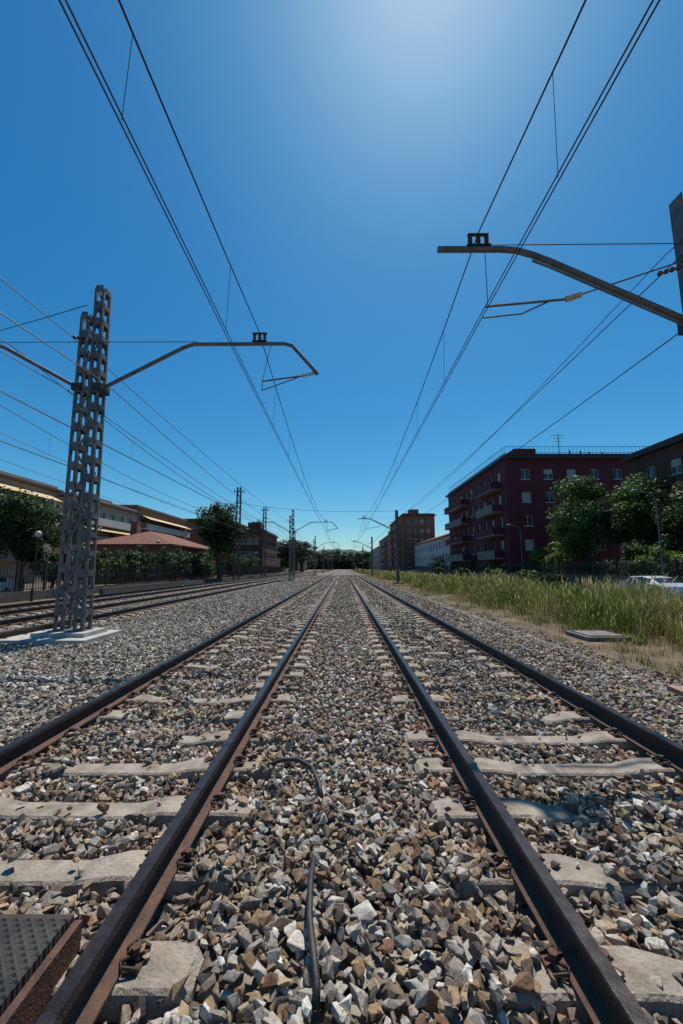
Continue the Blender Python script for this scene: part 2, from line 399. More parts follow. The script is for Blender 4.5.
def arm(mx,Y,sg,drop):
    m=MB()
    X=lambda d:mx+sg*d
    path=[(X(0),Y,6.07),(X(2.05),Y,7.2),(X(2.3),Y,7.29),(X(4.65),Y,7.3),(X(4.85),Y,7.24),(X(5.4),Y,6.6),(X(5.5),Y,6.47)]
    m.tube(path,.048,M_galv,8)
    m.tube([(X(0),Y,7.36),(X(2.4),Y,7.36)],.01,M_wire,5)
    ix=X(4.0)
    m.box(ix-.19,ix+.19,Y-.05,Y+.05,7.355,7.375,M_dark)
    for dx in (-.13,.0,.13): insul(m,(ix+dx,Y,7.375),(ix+dx,Y,7.58),.045,M_ins,3)
    m.box(ix-.19,ix+.19,Y-.03,Y+.03,7.58,7.6,M_dark)
    insul(m,(X(5.42),Y,6.5),(X(5.1),Y,6.42),.06,M_insw,4)
    m.tube([(X(5.1),Y,6.42),(X(4.1),Y,6.28)],.022,M_galv,6)
    m.tube([(X(5.0),Y,6.38),(X(4.1),Y,6.03)],.014,M_galv,6)
    m.tube([(X(4.1),Y,6.28),(X(4.3),Y,7.29)],.007,M_wire,4)
    m.tube([(X(4.1),Y,6.28),(X(4.1),Y,6.03)],.01,M_wire,4)
    m.box(X(0)-.12,X(0)+.12,Y-.2,Y+.2,5.98,6.16,M_dark)
    return m
LEFT_Y=[9.6,50,91,132,174,216,258]; RIGHT_Y=[6.6,47,88,129,171,213,255]
for k,Y in enumerate(LEFT_Y):
    e=empty('catenary_mast'); m=MB()
    nb=16 if k==0 else 12
    col(m,(-6.08,Y,.1),(-6.3,Y,8.75),.19,.26,nb+3); col(m,(-6.55,Y,.1),(-6.62,Y,8.0),.16,.26,nb)
    for i in range(7):
        z=.6+i*1.1
        m.beam((-6.2,Y-.17,z),(-6.52,Y-.17,z+.5),.05,.012,M_galv,(0,1,0)); m.beam((-6.52,Y-.17,z+.5),(-6.2,Y-.17,z+1.1),.05,.012,M_galv,(0,1,0))
        m.beam((-6.2,Y+.17,z),(-6.52,Y+.17,z+.5),.05,.012,M_galv,(0,1,0))
    m.box(-6.75,-5.95,Y-.22,Y+.22,.1,.16,M_galv)
    m.tube([(-6.7,Y-.1,7.28),(-6.1,Y-.1,7.28)],.05,M_dark,6)
    insul(m,(-6.7,Y,7.45),(-7.0,Y,7.5),.05,M_ins,3)
    m.obj('mast_column',e)
    arm(-6.15,Y,1,True).obj('track_arm',e); arm(-6.65,Y,-1,True).obj('siding_arm',e)
    if k>0:
        mm=MB(); mm.box(-7.2,-5.6,Y-.6,Y+.6,-.1,.1,M_conc); mm.obj('footing',e)
for k,Y in enumerate(RIGHT_Y):
    e=empty('catenary_mast'); m=MB(); x=6.36
    m.box(x-.17,x-.15,Y-.14,Y+.14,-.15,8.4,M_galv); m.box(x+.15,x+.17,Y-.14,Y+.14,-.15,8.4,M_galv)
    m.box(x-.15,x+.15,Y-.012,Y+.012,-.15,8.38,M_galv)
    for i in range(9): m.box(x-.15,x+.15,Y-.14,Y-.13,.5+i*.95,.62+i*.95,M_galv)
    m.box(x-.5,x+.5,Y-.5,Y+.5,-.2,.02,M_conc)
    m.obj('mast_column',e)
    a=MB()
    a.tube([(6.2,Y,5.9),(3.75,Y,7.12),(3.45,Y,7.25),(3.15,Y,7.34),(2.9,Y,7.36),(1.74,Y,7.36)],.055,M_galv,8)
    a.tube([(6.2,Y,5.78),(3.75,Y,7.0),(3.45,Y,7.13)],.02,M_galv,6)
    a.tube([(2.6,Y,7.45),(6.2,Y,7.47)],.009,M_wire,5)
    a.box(2.27,2.71,Y-.05,Y+.05,7.42,7.44,M_dark)
    for dx in (-.15,0,.15): insul(a,(2.49+dx,Y,7.44),(2.49+dx,Y,7.65),.045,M_ins,3)
    a.box(2.3,2.68,Y-.03,Y+.03,7.65,7.67,M_dark)
    insul(a,(4.0,Y,6.36),(4.3,Y,6.46),.06,M_insw,4)
    a.tube([(2.55,Y,6.22),(4.0,Y,6.36)],.022,M_galv,6); a.tube([(2.5,Y,6.0),(3.2,Y,6.08),(3.7,Y,6.32)],.014,M_galv,6)
    a.tube([(4.3,Y,6.46),(6.2,Y,7.12)],.014,M_galv,6)
    a.tube([(2.6,Y,6.22),(2.6,Y,7.36)],.007,M_wire,4)
    insul(a,(5.7,Y,6.85),(6.15,Y,7.0),.045,M_ins,4)
    a.box(6.08,6.19,Y-.16,Y+.16,5.75,6.02,M_dark)
    a.obj('track_arm',e)

def catenary(name,x,Ys,zc=6.0,zm=7.64,sag=1.15,st=.1):
    e=empty(name); m=MB(); c=MB()
    Y=[Ys[0]-41]+list(Ys)+[Ys[-1]+41]
    mess=[];con=[]
    for i in range(len(Y)-1):
        a,b=Y[i],Y[i+1]; n=14
        for k in range(n):
            t=k/n; y=a+(b-a)*t; mess.append((x,y,zm-4*sag*t*(1-t)))
        s0=st*(-1)**i; s1=-s0
        con.append((x+s0*.5,a,zc))
        ds=[2.6]+[6.2+5.7*j for j in range(0,6)]
        ds=[d for d in ds if d<b-a-7]+[b-a-6.2,b-a-2.6]
        for d in ds:
            t=d/(b-a); xx=x+(s0+(s1-s0)*t)*.5
            m.tube([(x,a+d,zm-4*sag*t*(1-t)),(xx,a+d,zc)],.0045,M_wire,4,False)
    m.tube(mess,.0125,M_wire,6)
    for d in (-.025,.025): c.tube([(p[0]+d,p[1],p[2]) for p in con],.009,M_copper,6)
    m.obj('messenger_wire',e); c.obj('contact_wire',e)
catenary('overhead_line',-2.17,LEFT_Y); catenary('overhead_line',2.5,RIGHT_Y,5.99,7.7)
catenary('overhead_line',-8.6,LEFT_Y,6.0,7.3); catenary('overhead_line',-12.0,LEFT_Y,6.0,7.6)
def feeder(x,z,Ys,sag=.5,r=.011):
    m=MB(); Y=[Ys[0]-41]+list(Ys); pts=[]
    for a,b in zip(Y[:-1],Y[1:]):
        for k in range(10):
            t=k/10; pts.append((x,a+(b-a)*t,z-4*sag*t*(1-t)))
    m.tube(pts,r,M_wire,5); m.obj('feeder_cable')
feeder(6.15,7.2,RIGHT_Y,.3); feeder(6.3,5.95,RIGHT_Y,.25); feeder(5.9,7.25,RIGHT_Y,.75,.008)
feeder(-7.0,7.5,LEFT_Y,.3); feeder(-6.0,6.2,LEFT_Y,.7); feeder(-6.9,6.0,LEFT_Y,.5)
feeder(-14.5,7.3,[15,55,95,135],.5)
feeder(-14.5,6.2,[15,55,95,135],.5)

def lattice_pole(x,y,h):
    e=empty('lattice_pole'); m=MB(); w=.35
    for sx in (-1,1):
        for sy in (-1,1): m.beam((x+sx*w,y+sy*w,-.15),(x+sx*w*.6,y+sy*w*.6,h),.09,.09,M_dark)
    n=16
    for i in range(n):
        z0=h*i/n; z1=h*(i+1)/n; f0=w*(1-.4*i/n); f1=w*(1-.4*(i+1)/n)
        for sy in (-1,1):
            s=1 if i%2 else -1
            m.beam((x-s*f0,y+sy*f0,z0),(x+s*f1,y+sy*f1,z1),.05,.05,M_dark)
            m.beam((x+sy*f0,y-s*f0,z0),(x+sy*f1,y+s*f1,z1),.05,.05,M_dark)
    m.box(x-.7,x+.7,y-.06,y+.06,h-.7,h-.6,M_dark); m.box(x-.55,x+.55,y-.06,y+.06,h-2.2,h-2.1,M_dark)
    for dx in (-.65,.65): insul(m,(x+dx,y,h-.6),(x+dx,y,h-.3),.08,M_ins,3)
    m.obj('column',e)
lattice_pole(-14,53,12.4); lattice_pole(-14.2,72,12.6); lattice_pole(-13.6,112,12)
m=MB(); pts=[(-14+ (20.4)*t,53-6*t,10.2+(8.3-10.2)*t-2.0*t*(1-t)) for t in np.linspace(0,1,14)]; m.tube(pts,.02,M_wire,5); m.obj('span_wire')
m=MB(); pts=[(-32+25.3*t,22-12.4*t,13.5-5.1*t-2*t*(1-t)) for t in np.linspace(0,1,14)]; m.tube(pts,.012,M_wire,5); m.obj('span_wire')

# ---------------------------------------------------------------- trees & vegetation
def leaves(centers,crad,n,size,base,r,zmin=None):
    k=r.integers(0,len(centers),n); d=r.normal(size=(n,3)); d/=np.linalg.norm(d,axis=1)[:,None]
    rad=crad[k]*(r.random(n)**.45)
    P=centers[k]+d*rad[:,None]*np.array([1,1,.8])
    if zmin is not None: P[:,2]=np.maximum(P[:,2],zmin+r.random(n)*.3)
    nn=d+r.normal(size=(n,3))*.6+np.array([0,0,.4]); nn/=np.linalg.norm(nn,axis=1)[:,None]
    t=np.cross(nn,r.normal(size=(n,3))); t/=np.linalg.norm(t,axis=1)[:,None]; b=np.cross(nn,t)
    s=size*r.uniform(.6,1.3,(n,1)); q=[P+t*s*.5,P+b*s*.32,P-t*s*.5,P-b*s*.32]
    V=np.stack(q,1).reshape(-1,3); F=np.arange(n*4).reshape(n,4)
    cb=r.uniform(.6,1.4,len(centers)); c=np.array(base)[None]*cb[k][:,None]*r.uniform(.7,1.3,(n,1))
    c=c*(np.array([1,1,1])+r.normal(size=(n,3))*np.array([.12,.05,.1]))
    return V,F,np.repeat(np.clip(c,.004,1),4,axis=0)
def tree(name,x,y,H,cr,th,size,n,base,seed,squash=1.0,nc=46,z0=-.15):
    r=np.random.default_rng(seed)
    e=empty(name); cz=th+(H-th)*.5; rz=(H-th)*.5
    d=r.normal(size=(nc,3)); d/=np.linalg.norm(d,axis=1)[:,None]; rr=r.random(nc)**.4
    lob=1+.25*np.sin(3*np.arctan2(d[:,1],d[:,0])+seed)+r.uniform(-.12,.12,nc)
    c=np.stack([x+d[:,0]*cr*.8*rr*lob,y+d[:,1]*cr*.8*rr*lob,cz+d[:,2]*rz*.8*rr*squash],1)
    crad=r.uniform(.2,.38,nc)*min(cr,rz*1.1)
    V,F,C=leaves(c,crad,n,size,base,r,z0)
    npmesh('crown',V,F,[M_leaf],C,parent=e)
    m=MB(); tr=max(.06,.028*H)
    m.tube([(x,y,z0),(x+.05,y,th*.5),(x+r.uniform(-.2,.2),y,th),(x+r.uniform(-.3,.3),y,cz)],[tr*1.3,tr,tr*.8,tr*.3],M_bark,8)
    for i in range(min(nc,16)):
        p=Vector(c[i]); s=Vector((x,y,th*.7+(cz-th*.7)*r.random())); mid=s.lerp(p,.5)+Vector((0,0,.1*H*.3))
        m.tube([s,mid,p],[tr*.45,tr*.28,tr*.1],M_bark,5)
    m.obj('trunk',e,True)
G1=(.06,.11,.02); G2=(.03,.06,.015); G3=(.11,.18,.028); G4=(.038,.068,.022)
tree('broadleaf_tree',-20.0,25,6.9,3.4,1.6,.2,13000,G2,1)
tree('broadleaf_tree',-24.5,27,7.4,3.2,1.6,.2,9000,G4,2)
tree('broadleaf_tree',-15.6,51,10.4,3.4,2.5,.32,9000,G2,3)
tree('broadleaf_tree',22.8,37.5,11.2,4.0,2.0,.24,17000,G1,4)
tree('broadleaf_tree',27.4,36.5,11.3,3.9,2.0,.24,16000,G1,5)
tree('broadleaf_tree',26.2,30,8.6,3.0,2,.24,9000,G2,21)
tree('broadleaf_tree',25.6,25,7.0,2.8,2,.24,8000,G2,22)
tree('broadleaf_tree',-17.0,128,12.2,4.6,2.0,.5,6000,G2,6)
tree('broadleaf_tree',-16.8,160,14.5,5,2.5,.6,5000,G4,7)
tree('broadleaf_tree',-18.5,185,16,6,2.5,.6,5000,G2,8)
for i,(x,y,h,c,b) in enumerate([(-18.5,30,3.4,2.0,G1),(-19,37,3.9,2.3,G2),(-17.9,42,3.9,2.2,G4),(-18.3,34,3.0,1.8,G2),(-21.5,33,3.2,2.2,G2),(-18.0,47,3.8,2.2,G4),(-18.5,44,4.5,2.4,G2),(-18.6,53,4.4,2.6,G1),
                                (-18.0,60,4.3,2.6,G2),(-18.2,68,4.6,2.8,G4),(-18.2,78,5,3,G2),(-18.6,26,2.8,1.6,G2),(22.4,42,4.6,2.0,G3),(21.8,45.5,4.4,1.8,G3),(24,32,4.3,2.2,G1),(22.2,28.5,3.3,1.7,G3),(22.0,54,4,2.0,G1),(21.8,64,4.5,2.2,G2),(21.5,90,5,2.6,G2),(21.5,76,5,2.6,G4),
                                (13.6,30,1.5,.9,G1),(13.8,37,1.7,1.1,G3),(13.5,46,1.6,1.1,G1),(13.7,58,1.8,1.3,G2),(12.9,25,1.3,.8,G4)]):
    tree('bush',x,y,h,c,.3,.2 if x!=13.6 else .14,3400,b,40+i,nc=26)
r=np.random.default_rng(77); cs=[];cr_=[]
for y in np.arange(14,50,.45):
    cs.append((21.2+r.normal()*.15,y,.6+r.uniform(0,.35))); cr_.append(r.uniform(.5,.8)); cs.append((21.2+r.normal()*.2,y,1.45+r.uniform(-.1,.5))); cr_.append(r.uniform(.4,.75))
V,F,C=leaves(np.array(cs),np.array(cr_),14000,.16,G4,r,-.1); npmesh('hedge',V,F,[M_leaf],C)
r=np.random.default_rng(5); cs=[];cr_=[]
for i in range(150):
    sd=1 if r.random()<.5 else -1
    y=r.uniform(170,440); x=sd*r.uniform(13,50)*(1+y/500)+ (-4 if sd<0 else 4); h=r.uniform(6,14)
    for j in range(7):
        cs.append((x+r.normal()*2.2,y+r.normal()*2,h*.55+r.normal()*h*.18)); cr_.append(r.uniform(1.4,3))
A=leaves(np.array(cs),np.array(cr_),50000,1.3,(.03,.055,.02),r,0)
cs=[];cr_=[]
for i in range(200):
    x=r.uniform(-70,70); y=r.uniform(YEND-6,YEND+40); h=r.uniform(12,25)
    for j in range(7): cs.append((x+r.normal()*3,y,r.uniform(.05,.85)*h)); cr_.append(r.uniform(2.2,4.0))
B=leaves(np.array(cs),np.array(cr_),80000,2.0,(.022,.042,.018),r,0)
npmesh('distant_trees',np.concatenate([A[0],B[0]]),np.concatenate([A[1],B[1]+len(A[0])]),[M_leaf],np.concatenate([A[2],B[2]]))
nx,ny=120,24; hv=[]
for j in range(ny):
    for i in range(nx):
        x=-1800+3600*i/(nx-1); y=900+1100*j/(ny-1)
        t=math.sin(math.pi*min(1,j/(ny-1)*1.0))
        z=t*(40+18*math.sin(x*.0042+1.2)+10*math.sin(x*.013+2)+4*math.sin(x*.041+j))+ (4*math.sin(x*.11+j*1.7) if j else 0)
        hv.append((x,y,z-2))
hf=[(j*nx+i,j*nx+i+1,(j+1)*nx+i+1,(j+1)*nx+i) for j in range(ny-1) for i in range(nx-1)]
mb=MB(); mb.v=hv; mb.f=hf; mb.m=[mb.mi(M_hill)]*len(hf); mb.obj('hills',smooth=True)

def tufts(x0,x1,y0,y1,tdens,per,wd,hmin,hmax,r,seedfrac=.3,dry=.3,sig=.13):
    nt_=int((x1-x0)*(y1-y0)*tdens); TX=r.uniform(x0,x1,nt_); TY=r.uniform(y0,y1,nt_)
    big=sm(TX+11,TY,.55); med=sm(TX+40,TY*1.3,1.9)
    edge=np.clip((TX-5.3-.9*med)/2.2,0,1)
    k=r.random(nt_)<(.12+.88*edge)*(.3+.8*big); TX,TY,big,med,edge=TX[k],TY[k],big[k],med[k],edge[k]
    H=(hmin+(hmax-hmin)*np.clip(.55*big+.3*med+r.uniform(-.15,.45,len(TX)),0,1.15))*(.22+.78*edge)
    tdry=np.clip(dry+.75*(1-edge)+.9*(sm(TX*1.2,TY+9,.8)-.5)+r.normal(size=len(TX))*.15,0,1)
    tt=np.repeat(np.arange(len(TX)),r.poisson(per,len(TX))); n=len(tt)
    X=TX[tt]+r.normal(size=n)*sig; Y=TY[tt]+r.normal(size=n)*sig
    h=H[tt]*r.uniform(.35,1.3,n)
    an=r.uniform(0,2*np.pi,n); lean=r.uniform(.08,.6,n)*h; an2=an+r.normal(size=n)*.7
    D=np.stack([np.cos(an),np.sin(an),0*an],1); W=np.stack([-np.sin(an2),np.cos(an2),0*an],1)
    seed=(r.random(n)<seedfrac)&(edge[tt]>.3); h=np.where(seed,h*1.2,h)
    B=np.stack([X,Y,np.full(n,-.16)],1); up=np.array([0,0,1])
    w=wd*r.uniform(.6,1.3,n)
    rws=[]
    for t,ww in ((0,.8),(.35,1.0),(.7,.75),(.86,.5),(1.0,.12)):
        wk=np.where(seed,{0:.35,.35:.3,.7:.4,.86:2.0,1.0:.4}[t],ww)*w
        p=B+D*(lean*t**2)[:,None]+up*(h*(t-.12*t*t))[:,None]
        rws.append(p-W*wk[:,None]*.5); rws.append(p+W*wk[:,None]*.5)
    V=np.stack(rws,1)
    f=np.array([[0,1,3,2],[2,3,5,4],[4,5,7,6],[6,7,9,8]])
    F=(f[None]+(np.arange(n)*10)[:,None,None]).reshape(-1,4)
    green=np.array([.06,.11,.015]); straw=np.array([.34,.26,.1]); lg=np.array([.14,.19,.03])
    q=r.random(n); dr=tdry[tt]
    tb=r.uniform(.6,1.25,len(TX))[tt][:,None]
    base=np.where((q<dr)[:,None],straw[None],np.where((q<dr+.3)[:,None],lg[None],green[None]))*r.uniform(.65,1.25,(n,1))*tb
    C=np.repeat(base[:,None,:],10,axis=1)
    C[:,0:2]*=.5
    C[:,6:10]=np.where(seed[:,None,None],(np.array([.4,.36,.16]))[None,None]*r.uniform(.8,1.2,(n,1,1)),C[:,6:10])
    return V.reshape(-1,3),F,C.reshape(-1,3)
r=np.random.default_rng(9)
gp=[tufts(5.0,14.0,3.5,14,20,40,.0095,.2,1.1,r,.12,.12),
    tufts(5.0,14.0,14,36,11,30,.018,.25,1.15,r,.12,.12,.18),
    tufts(5.0,14.0,36,100,4,20,.045,.3,1.05,r,.12,.18,.3),tufts(5.0,14.0,100,300,1.0,16,.12,.4,1.0,r,.12,.2,.5)]
V=[];F=[];C=[];o=0
for a,b,c in gp: V.append(a);F.append(b+o);C.append(c);o+=len(a)
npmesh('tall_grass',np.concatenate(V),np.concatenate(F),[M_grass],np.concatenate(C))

# ---------------------------------------------------------------- buildings
def facade(m,o,u,W,H,xs,zs,wall,rd,blind=.35,depth=.18,z0=0.0,frame=M_frame):
    o=Vector(o); u=Vector((u[0],u[1],0)); n=Vector((u.y,-u.x,0)); up=Vector((0,0,1))
    P=lambda a,b,d=0:o+u*a+up*b-n*d
    xb=sorted(set([0,W]+[v for p in xs for v in p])); zb=sorted(set([z0,H]+[v for p in zs for v in p]))
    isx=lambda a,b:any(abs(a-p[0])<1e-6 and abs(b-p[1])<1e-6 for p in xs)
    isz=lambda a,b:any(abs(a-p[0])<1e-6 and abs(b-p[1])<1e-6 for p in zs)
    for i in range(len(xb)-1):
        for j in range(len(zb)-1):
            a,b,c,d=xb[i],xb[i+1],zb[j],zb[j+1]
            if isx(a,b) and isz(c,d):
                D=depth
                m.face([P(a,c),P(a,c,D),P(a,d,D),P(a,d)],wall); m.face([P(b,c,D),P(b,c),P(b,d),P(b,d,D)],wall)
                m.face([P(a,d),P(a,d,D),P(b,d,D),P(b,d)],wall); m.face([P(a,c,D),P(a,c),P(b,c),P(b,c,D)],frame)
                m.face([P(a,c,D),P(b,c,D),P(b,d,D),P(a,d,D)],M_glass)
                fw=.07
                for (p,q,s,t) in ((a,a+fw,c,d),(b-fw,b,c,d),(a+fw,b-fw,c,c+fw),(a+fw,b-fw,d-fw,d),((a+b)/2-fw/2,(a+b)/2+fw/2,c+fw,d-fw)):
                    m.face([P(p,s,D-.03),P(q,s,D-.03),P(q,t,D-.03),P(p,t,D-.03)],frame)
                if rd.random()<blind:
                    f=rd.choice([.3,.5,.8,1.0]); m.face([P(a,d-(d-c)*f,D-.06),P(b,d-(d-c)*f,D-.06),P(b,d,D-.06),P(a,d,D-.06)],M_blind)
                m.face([P(a-.05,c-.06,-.05),P(b+.05,c-.06,-.05),P(b+.05,c-.003,-.05),P(a-.05,c-.003,-.05)],frame)
                m.face([P(a-.05,c-.003,-.05),P(b+.05,c-.003,-.05),P(b+.05,c-.003,0),P(a-.05,c-.003,0)],frame)
            else:
                m.face([P(a,c),P(b,c),P(b,d),P(a,d)],wall)
def wins(W,n,w,marg=1.0):
    g=(W-2*marg)/n; return [(marg+g*(i+.5)-w/2,marg+g*(i+.5)+w/2) for i in range(n)]
def rows(n,fh,sill,h,z0=0): return [(z0+i*fh+sill,z0+i*fh+sill+h) for i in range(n)]
def railing(m,p,q,h,mat,step=.25):
    p=Vector(p);q=Vector(q);L=(q-p).length; n=max(2,int(L/step))
    for z in (h,h*.1): m.beam(p+Vector((0,0,z)),q+Vector((0,0,z)),.05,.05,mat)
    for i in range(n+1):
        c=p.lerp(q,i/n); m.box(c.x-.012,c.x+.012,c.y-.012,c.y+.012,c.z,c.z+h,mat)
def block(name,x0,x1,y0,y1,H,wall,face_side,nf,nS,nT,seed,roof='flat',roofmat=M_roofd,balc=None,ww=1.2,awn=False,blind=.35,fh=None,balcmat=None):
    rd=random.Random(seed); e=empty(name); m=MB(); fh=fh or (H-.6)/nf; balcmat=balcmat or M_white
    zs=rows(nf,fh,.95,1.35)
    facade(m,(x0,y0,-.16),(1,0),x1-x0,H,wins(x1-x0,nS,ww),zs,wall,rd,blind)
    if face_side=='L': facade(m,(x0,y1,-.16),(0,-1),y1-y0,H,wins(y1-y0,nT,ww),zs,wall,rd,blind); m.face([(x1,y0,-.16),(x1,y1,-.16),(x1,y1,H-.16),(x1,y0,H-.16)],wall)
    else: facade(m,(x1,y0,-.16),(0,1),y1-y0,H,wins(y1-y0,nT,ww),zs,wall,rd,blind); m.face([(x0,y0,-.16),(x0,y1,-.16),(x0,y1,H-.16),(x0,y0,H-.16)],wall)
    m.face([(x1,y1,-.16),(x0,y1,-.16),(x0,y1,H-.16),(x1,y1,H-.16)],wall)
    m.obj('walls_and_windows',e)
    q=MB(); H2=H-.16
    if roof=='flat':
        q.box(x0-.45,x1+.45,y0-.45,y1+.45,H2,H2+.28,roofmat)
        q.box(x0,x1,y0,y0+.2,H2+.28,H2+.7,wall); q.box(x0,x0+.2,y0+.2,y1,H2+.28,H2+.7,wall); q.box(x1-.2,x1,y0+.2,y1,H2+.28,H2+.7,wall)
        q.box(x0+3,x0+6,y0+4,y0+8,H2+.28,H2+2.6,wall)
    elif roof=='hip':
        a=.5; cx=(x0+x1)/2; hh=(x1-x0)*.2; q.box(x0-a,x1+a,y0-a,y1+a,H2,H2+.15,roofmat)
        A=(x0-a,y0-a,H2+.153);B=(x1+a,y0-a,H2+.153);Cc=(x1+a,y1+a,H2+.153);D=(x0-a,y1+a,H2+.153)
        w=(x1-x0)/2; E=(cx,min(y0+w,(y0+y1)/2-.01),H2+.15+hh);Fp=(cx,max(y1-w,(y0+y1)/2+.01),H2+.15+hh)
        q.face([A,B,E],roofmat);q.face([B,Cc,Fp,E],roofmat);q.face([Cc,D,Fp],roofmat);q.face([D,A,E,Fp],roofmat)
        q.box(cx-2,cx-1.2,y0+w*.8,y0+w*.8+.8,H2+.3,H2+hh+1.3,wall)
    q.obj('roof',e)
    if balc:
        b=MB(); W=y1-y0
        for i in range(1,nf):
            z=i*fh-.1
            for (s,t) in balc:
                ya=y0+W*s; yb=y0+W*t; X0,X1=(x0-1.3,x0) if face_side=='L' else (x1,x1+1.3)
                b.box(X0,X1,ya,yb,z-.18,z,balcmat)
                xe=X0 if face_side=='L' else X1-.08
                b.box(xe,xe+.08,ya,yb,z+.003,z+.95,balcmat if i%2 else wall)
                b.box(X0,X1,ya,ya+.08,z+.003,z+.9,wall)
                if awn and rd.random()<.8:
                    xo=X1+.6 if face_side=='R' else X0-.6; xi=x1+.02 if face_side=='R' else x0-.02
                    u=ya+.2
                    b.face([(xi,u,z+2.6),(xi,yb-.3,z+2.6),(xo,yb-.3,z+1.7),(xo,u,z+1.7)],M_awn)
        b.obj('balconies',e)
    return e
M_bal=pm('balcony_grey',(.26,.22,.2),(.18,.15,.14),1,.9)
e=block('maroon_apartment_building',20.8,40.5,50,78,15.6,M_maroon,'L',5,6,9,1,'flat',M_dark,[(.06,.3),(.55,.94)],1.2,blind=.5,balcmat=M_bal)
m=MB(); railing(m,(21,50.1,16.2),(40.3,50.1,16.2),.9,M_dark,.5); railing(m,(20.9,50.1,16.2),(20.9,77.5,16.2),.9,M_dark,.6); m.obj('roof_railing',e)
m=MB(); m.tube([(29.5,53,15),(29.5,53,19.8)],.05,M_dark,6)
for z,w in ((19.6,.9),(19.2,.7),(18.7,.5)): m.beam((29.5-w,53,z),(29.5+w,53,z),.04,.04,M_dark)
for x in (31.5,33,34.2,36): m.tube([(x,54,15.3),(x,54,17.5+.2*(x%2))],.1,M_dark,6)
m.obj('antennas_and_vents',e)
block('brown_brick_building',28.3,42,14,38.5,12.2,M_brick,'L',4,4,8,2,'flat',M_dark,None,1.2,blind=.3)
block('tiled_terrace_house',22.5,33,82,126,8.6,M_white,'L',3,4,14,3,'hip',M_tile,None,1.1)
block('terracotta_apartment_building',19.2,29.5,128,162,18.5,M_pinkr,'L',6,4,11,4,'flat',M_roofd,[(.1,.4),(.6,.9)],1.2,balcmat=M_bal)
block('tan_apartment_building',19.5,31,166,215,15.5,M_tan,'L',5,4,14,5,'hip',M_tile,[(.2,.7)],1.2,balcmat=M_bal)
block('apartment_building',20,32,225,290,13.5,M_cream,'L',4,4,16,6,'hip',M_tile,None,1.2)
block('apartment_building',34,52,86,120,14,M_cream,'L',5,5,10,16,'flat',M_roofd,None,1.2)
block('beige_apartment_building',-52,-36,27,49.5,11.2,M_cream,'R',4,5,7,7,'flat',M_roofd,[(.05,.45),(.55,.95)],1.3,True,balcmat=M_bal)
block('terraced_apartment_building',-54,-38,55,73,11.6,M_cream,'R',4,5,6,8,'flat',M_roofd,[(.05,.95)],1.4,True)
block('terraced_apartment_building',-54,-38.5,74,98,12.8,M_tan,'R',4,5,8,9,'flat',M_roofd,[(.05,.95)],1.4,True)
block('tiled_station_shed',-29.5,-19.8,46,62,4.3,M_pinkr,'R',1,5,6,10,'hip',M_tile,None,1.2)
block('brick_apartment_building',-25,-17.5,88,106,9.6,M_brick,'R',3,4,8,11,'flat',M_roofd,None,1.2)
block('terracotta_apartment_building',-42,-30,105,130,14,M_pinkr,'R',4,4,8,12,'flat',M_roofd,[(.1,.9)],1.2)
block('cream_apartment_building',-38,-26,165,200,12,M_cream,'R',4,4,9,13,'hip',M_tile,None,1.2)
block('brick_apartment_building',-34,-24,215,270,13,M_brick,'R',4,4,12,14,'hip',M_tile,None,1.2)

# ---------------------------------------------------------------- walls / fences / lamps
e=empty('boundary_wall'); m=MB(); m.box(20.3,20.5,-5,120,-.15,1.0,M_wall); m.obj('base_wall',e)
m=MB()
for i in range(0,420):
    y=10+i*.26; m.box(20.385,20.415,y-.015,y+.015,1.0,2.0,M_dark)
for z in (1.1,1.9): m.box(20.38,20.42,-5,120,z-.02,z+.02,M_dark)
for i in range(45): m.box(20.33,20.47,-5+i*2.7,-4.88+i*2.7,1.0,2.1,M_dark)
m.obj('railings',e)
e=empty('boundary_fence'); m=MB()
m.box(-17.1,-16.9,3,110,-.15,.35,M_wall); m.obj('kerb_wall',e); m=MB()
for i in range(54): m.box(-17.05,-16.95,3+i*2,3.1+i*2,.35,2.0,M_dark)
for i in range(530): m.box(-17.015,-16.985,3+i*.2,3.03+i*.2,.4,1.85,M_dark)
for z in (.45,1.15,1.85): m.box(-17.02,-16.98,3,110,z-.02,z+.02,M_dark)
m.obj('fence_panels',e)
m=MB(); m.box(-15.6,-15.35,26,150,-.15,.3,M_wall); m.obj('low_wall')

def globe_lamp(x,y,h):
    e=empty('globe_street_lamp'); m=MB(); m.tube([(x,y,-.15),(x,y,.5),(x,y,.55),(x,y,h-.4)],[.07,.07,.04,.03],M_dark,8); m.tube([(x,y,h-.4),(x,y,h-.34)],.09,M_dark,10); m.obj('post',e)
    g=MB(); pts=[];rs=[]
    for i in range(11):
        a=math.pi*i/10; pts.append((x,y,h-.12-.17*math.cos(a))); rs.append(max(.01,.17*math.sin(a)))
    g.tube(pts,rs,M_insw,14); g.obj('globe',e,True)
globe_lamp(-16.3,21.3,3.5); globe_lamp(-18.5,40,4.3)
def street_lamp(x,y,h,sg):
    e=empty('street_lamp'); m=MB()
    m.tube([(x,y,-.15),(x,y,1.0),(x,y,1.05),(x,y,h-.7),(x+sg*.12,y,h-.25),(x+sg*.5,y,h-.03),(x+sg*1.0,y,h+.05)],[.09,.09,.06,.045,.04,.035,.03],M_galv,8); m.obj('pole',e,True)
    g=MB(); g.tube([(x+sg*.95,y,h+.05),(x+sg*1.1,y,h+.07),(x+sg*1.4,y,h+.07),(x+sg*1.55,y,h+.05)],[.04,.1,.12,.04],M_galv,8); g.obj('lamp_head',e,True)
street_lamp(20.0,25.3,6.4,-1); street_lamp(20.0,45,6.3,-1); street_lamp(20.0,66,6.3,-1); street_lamp(20.0,90,6.3,-1)

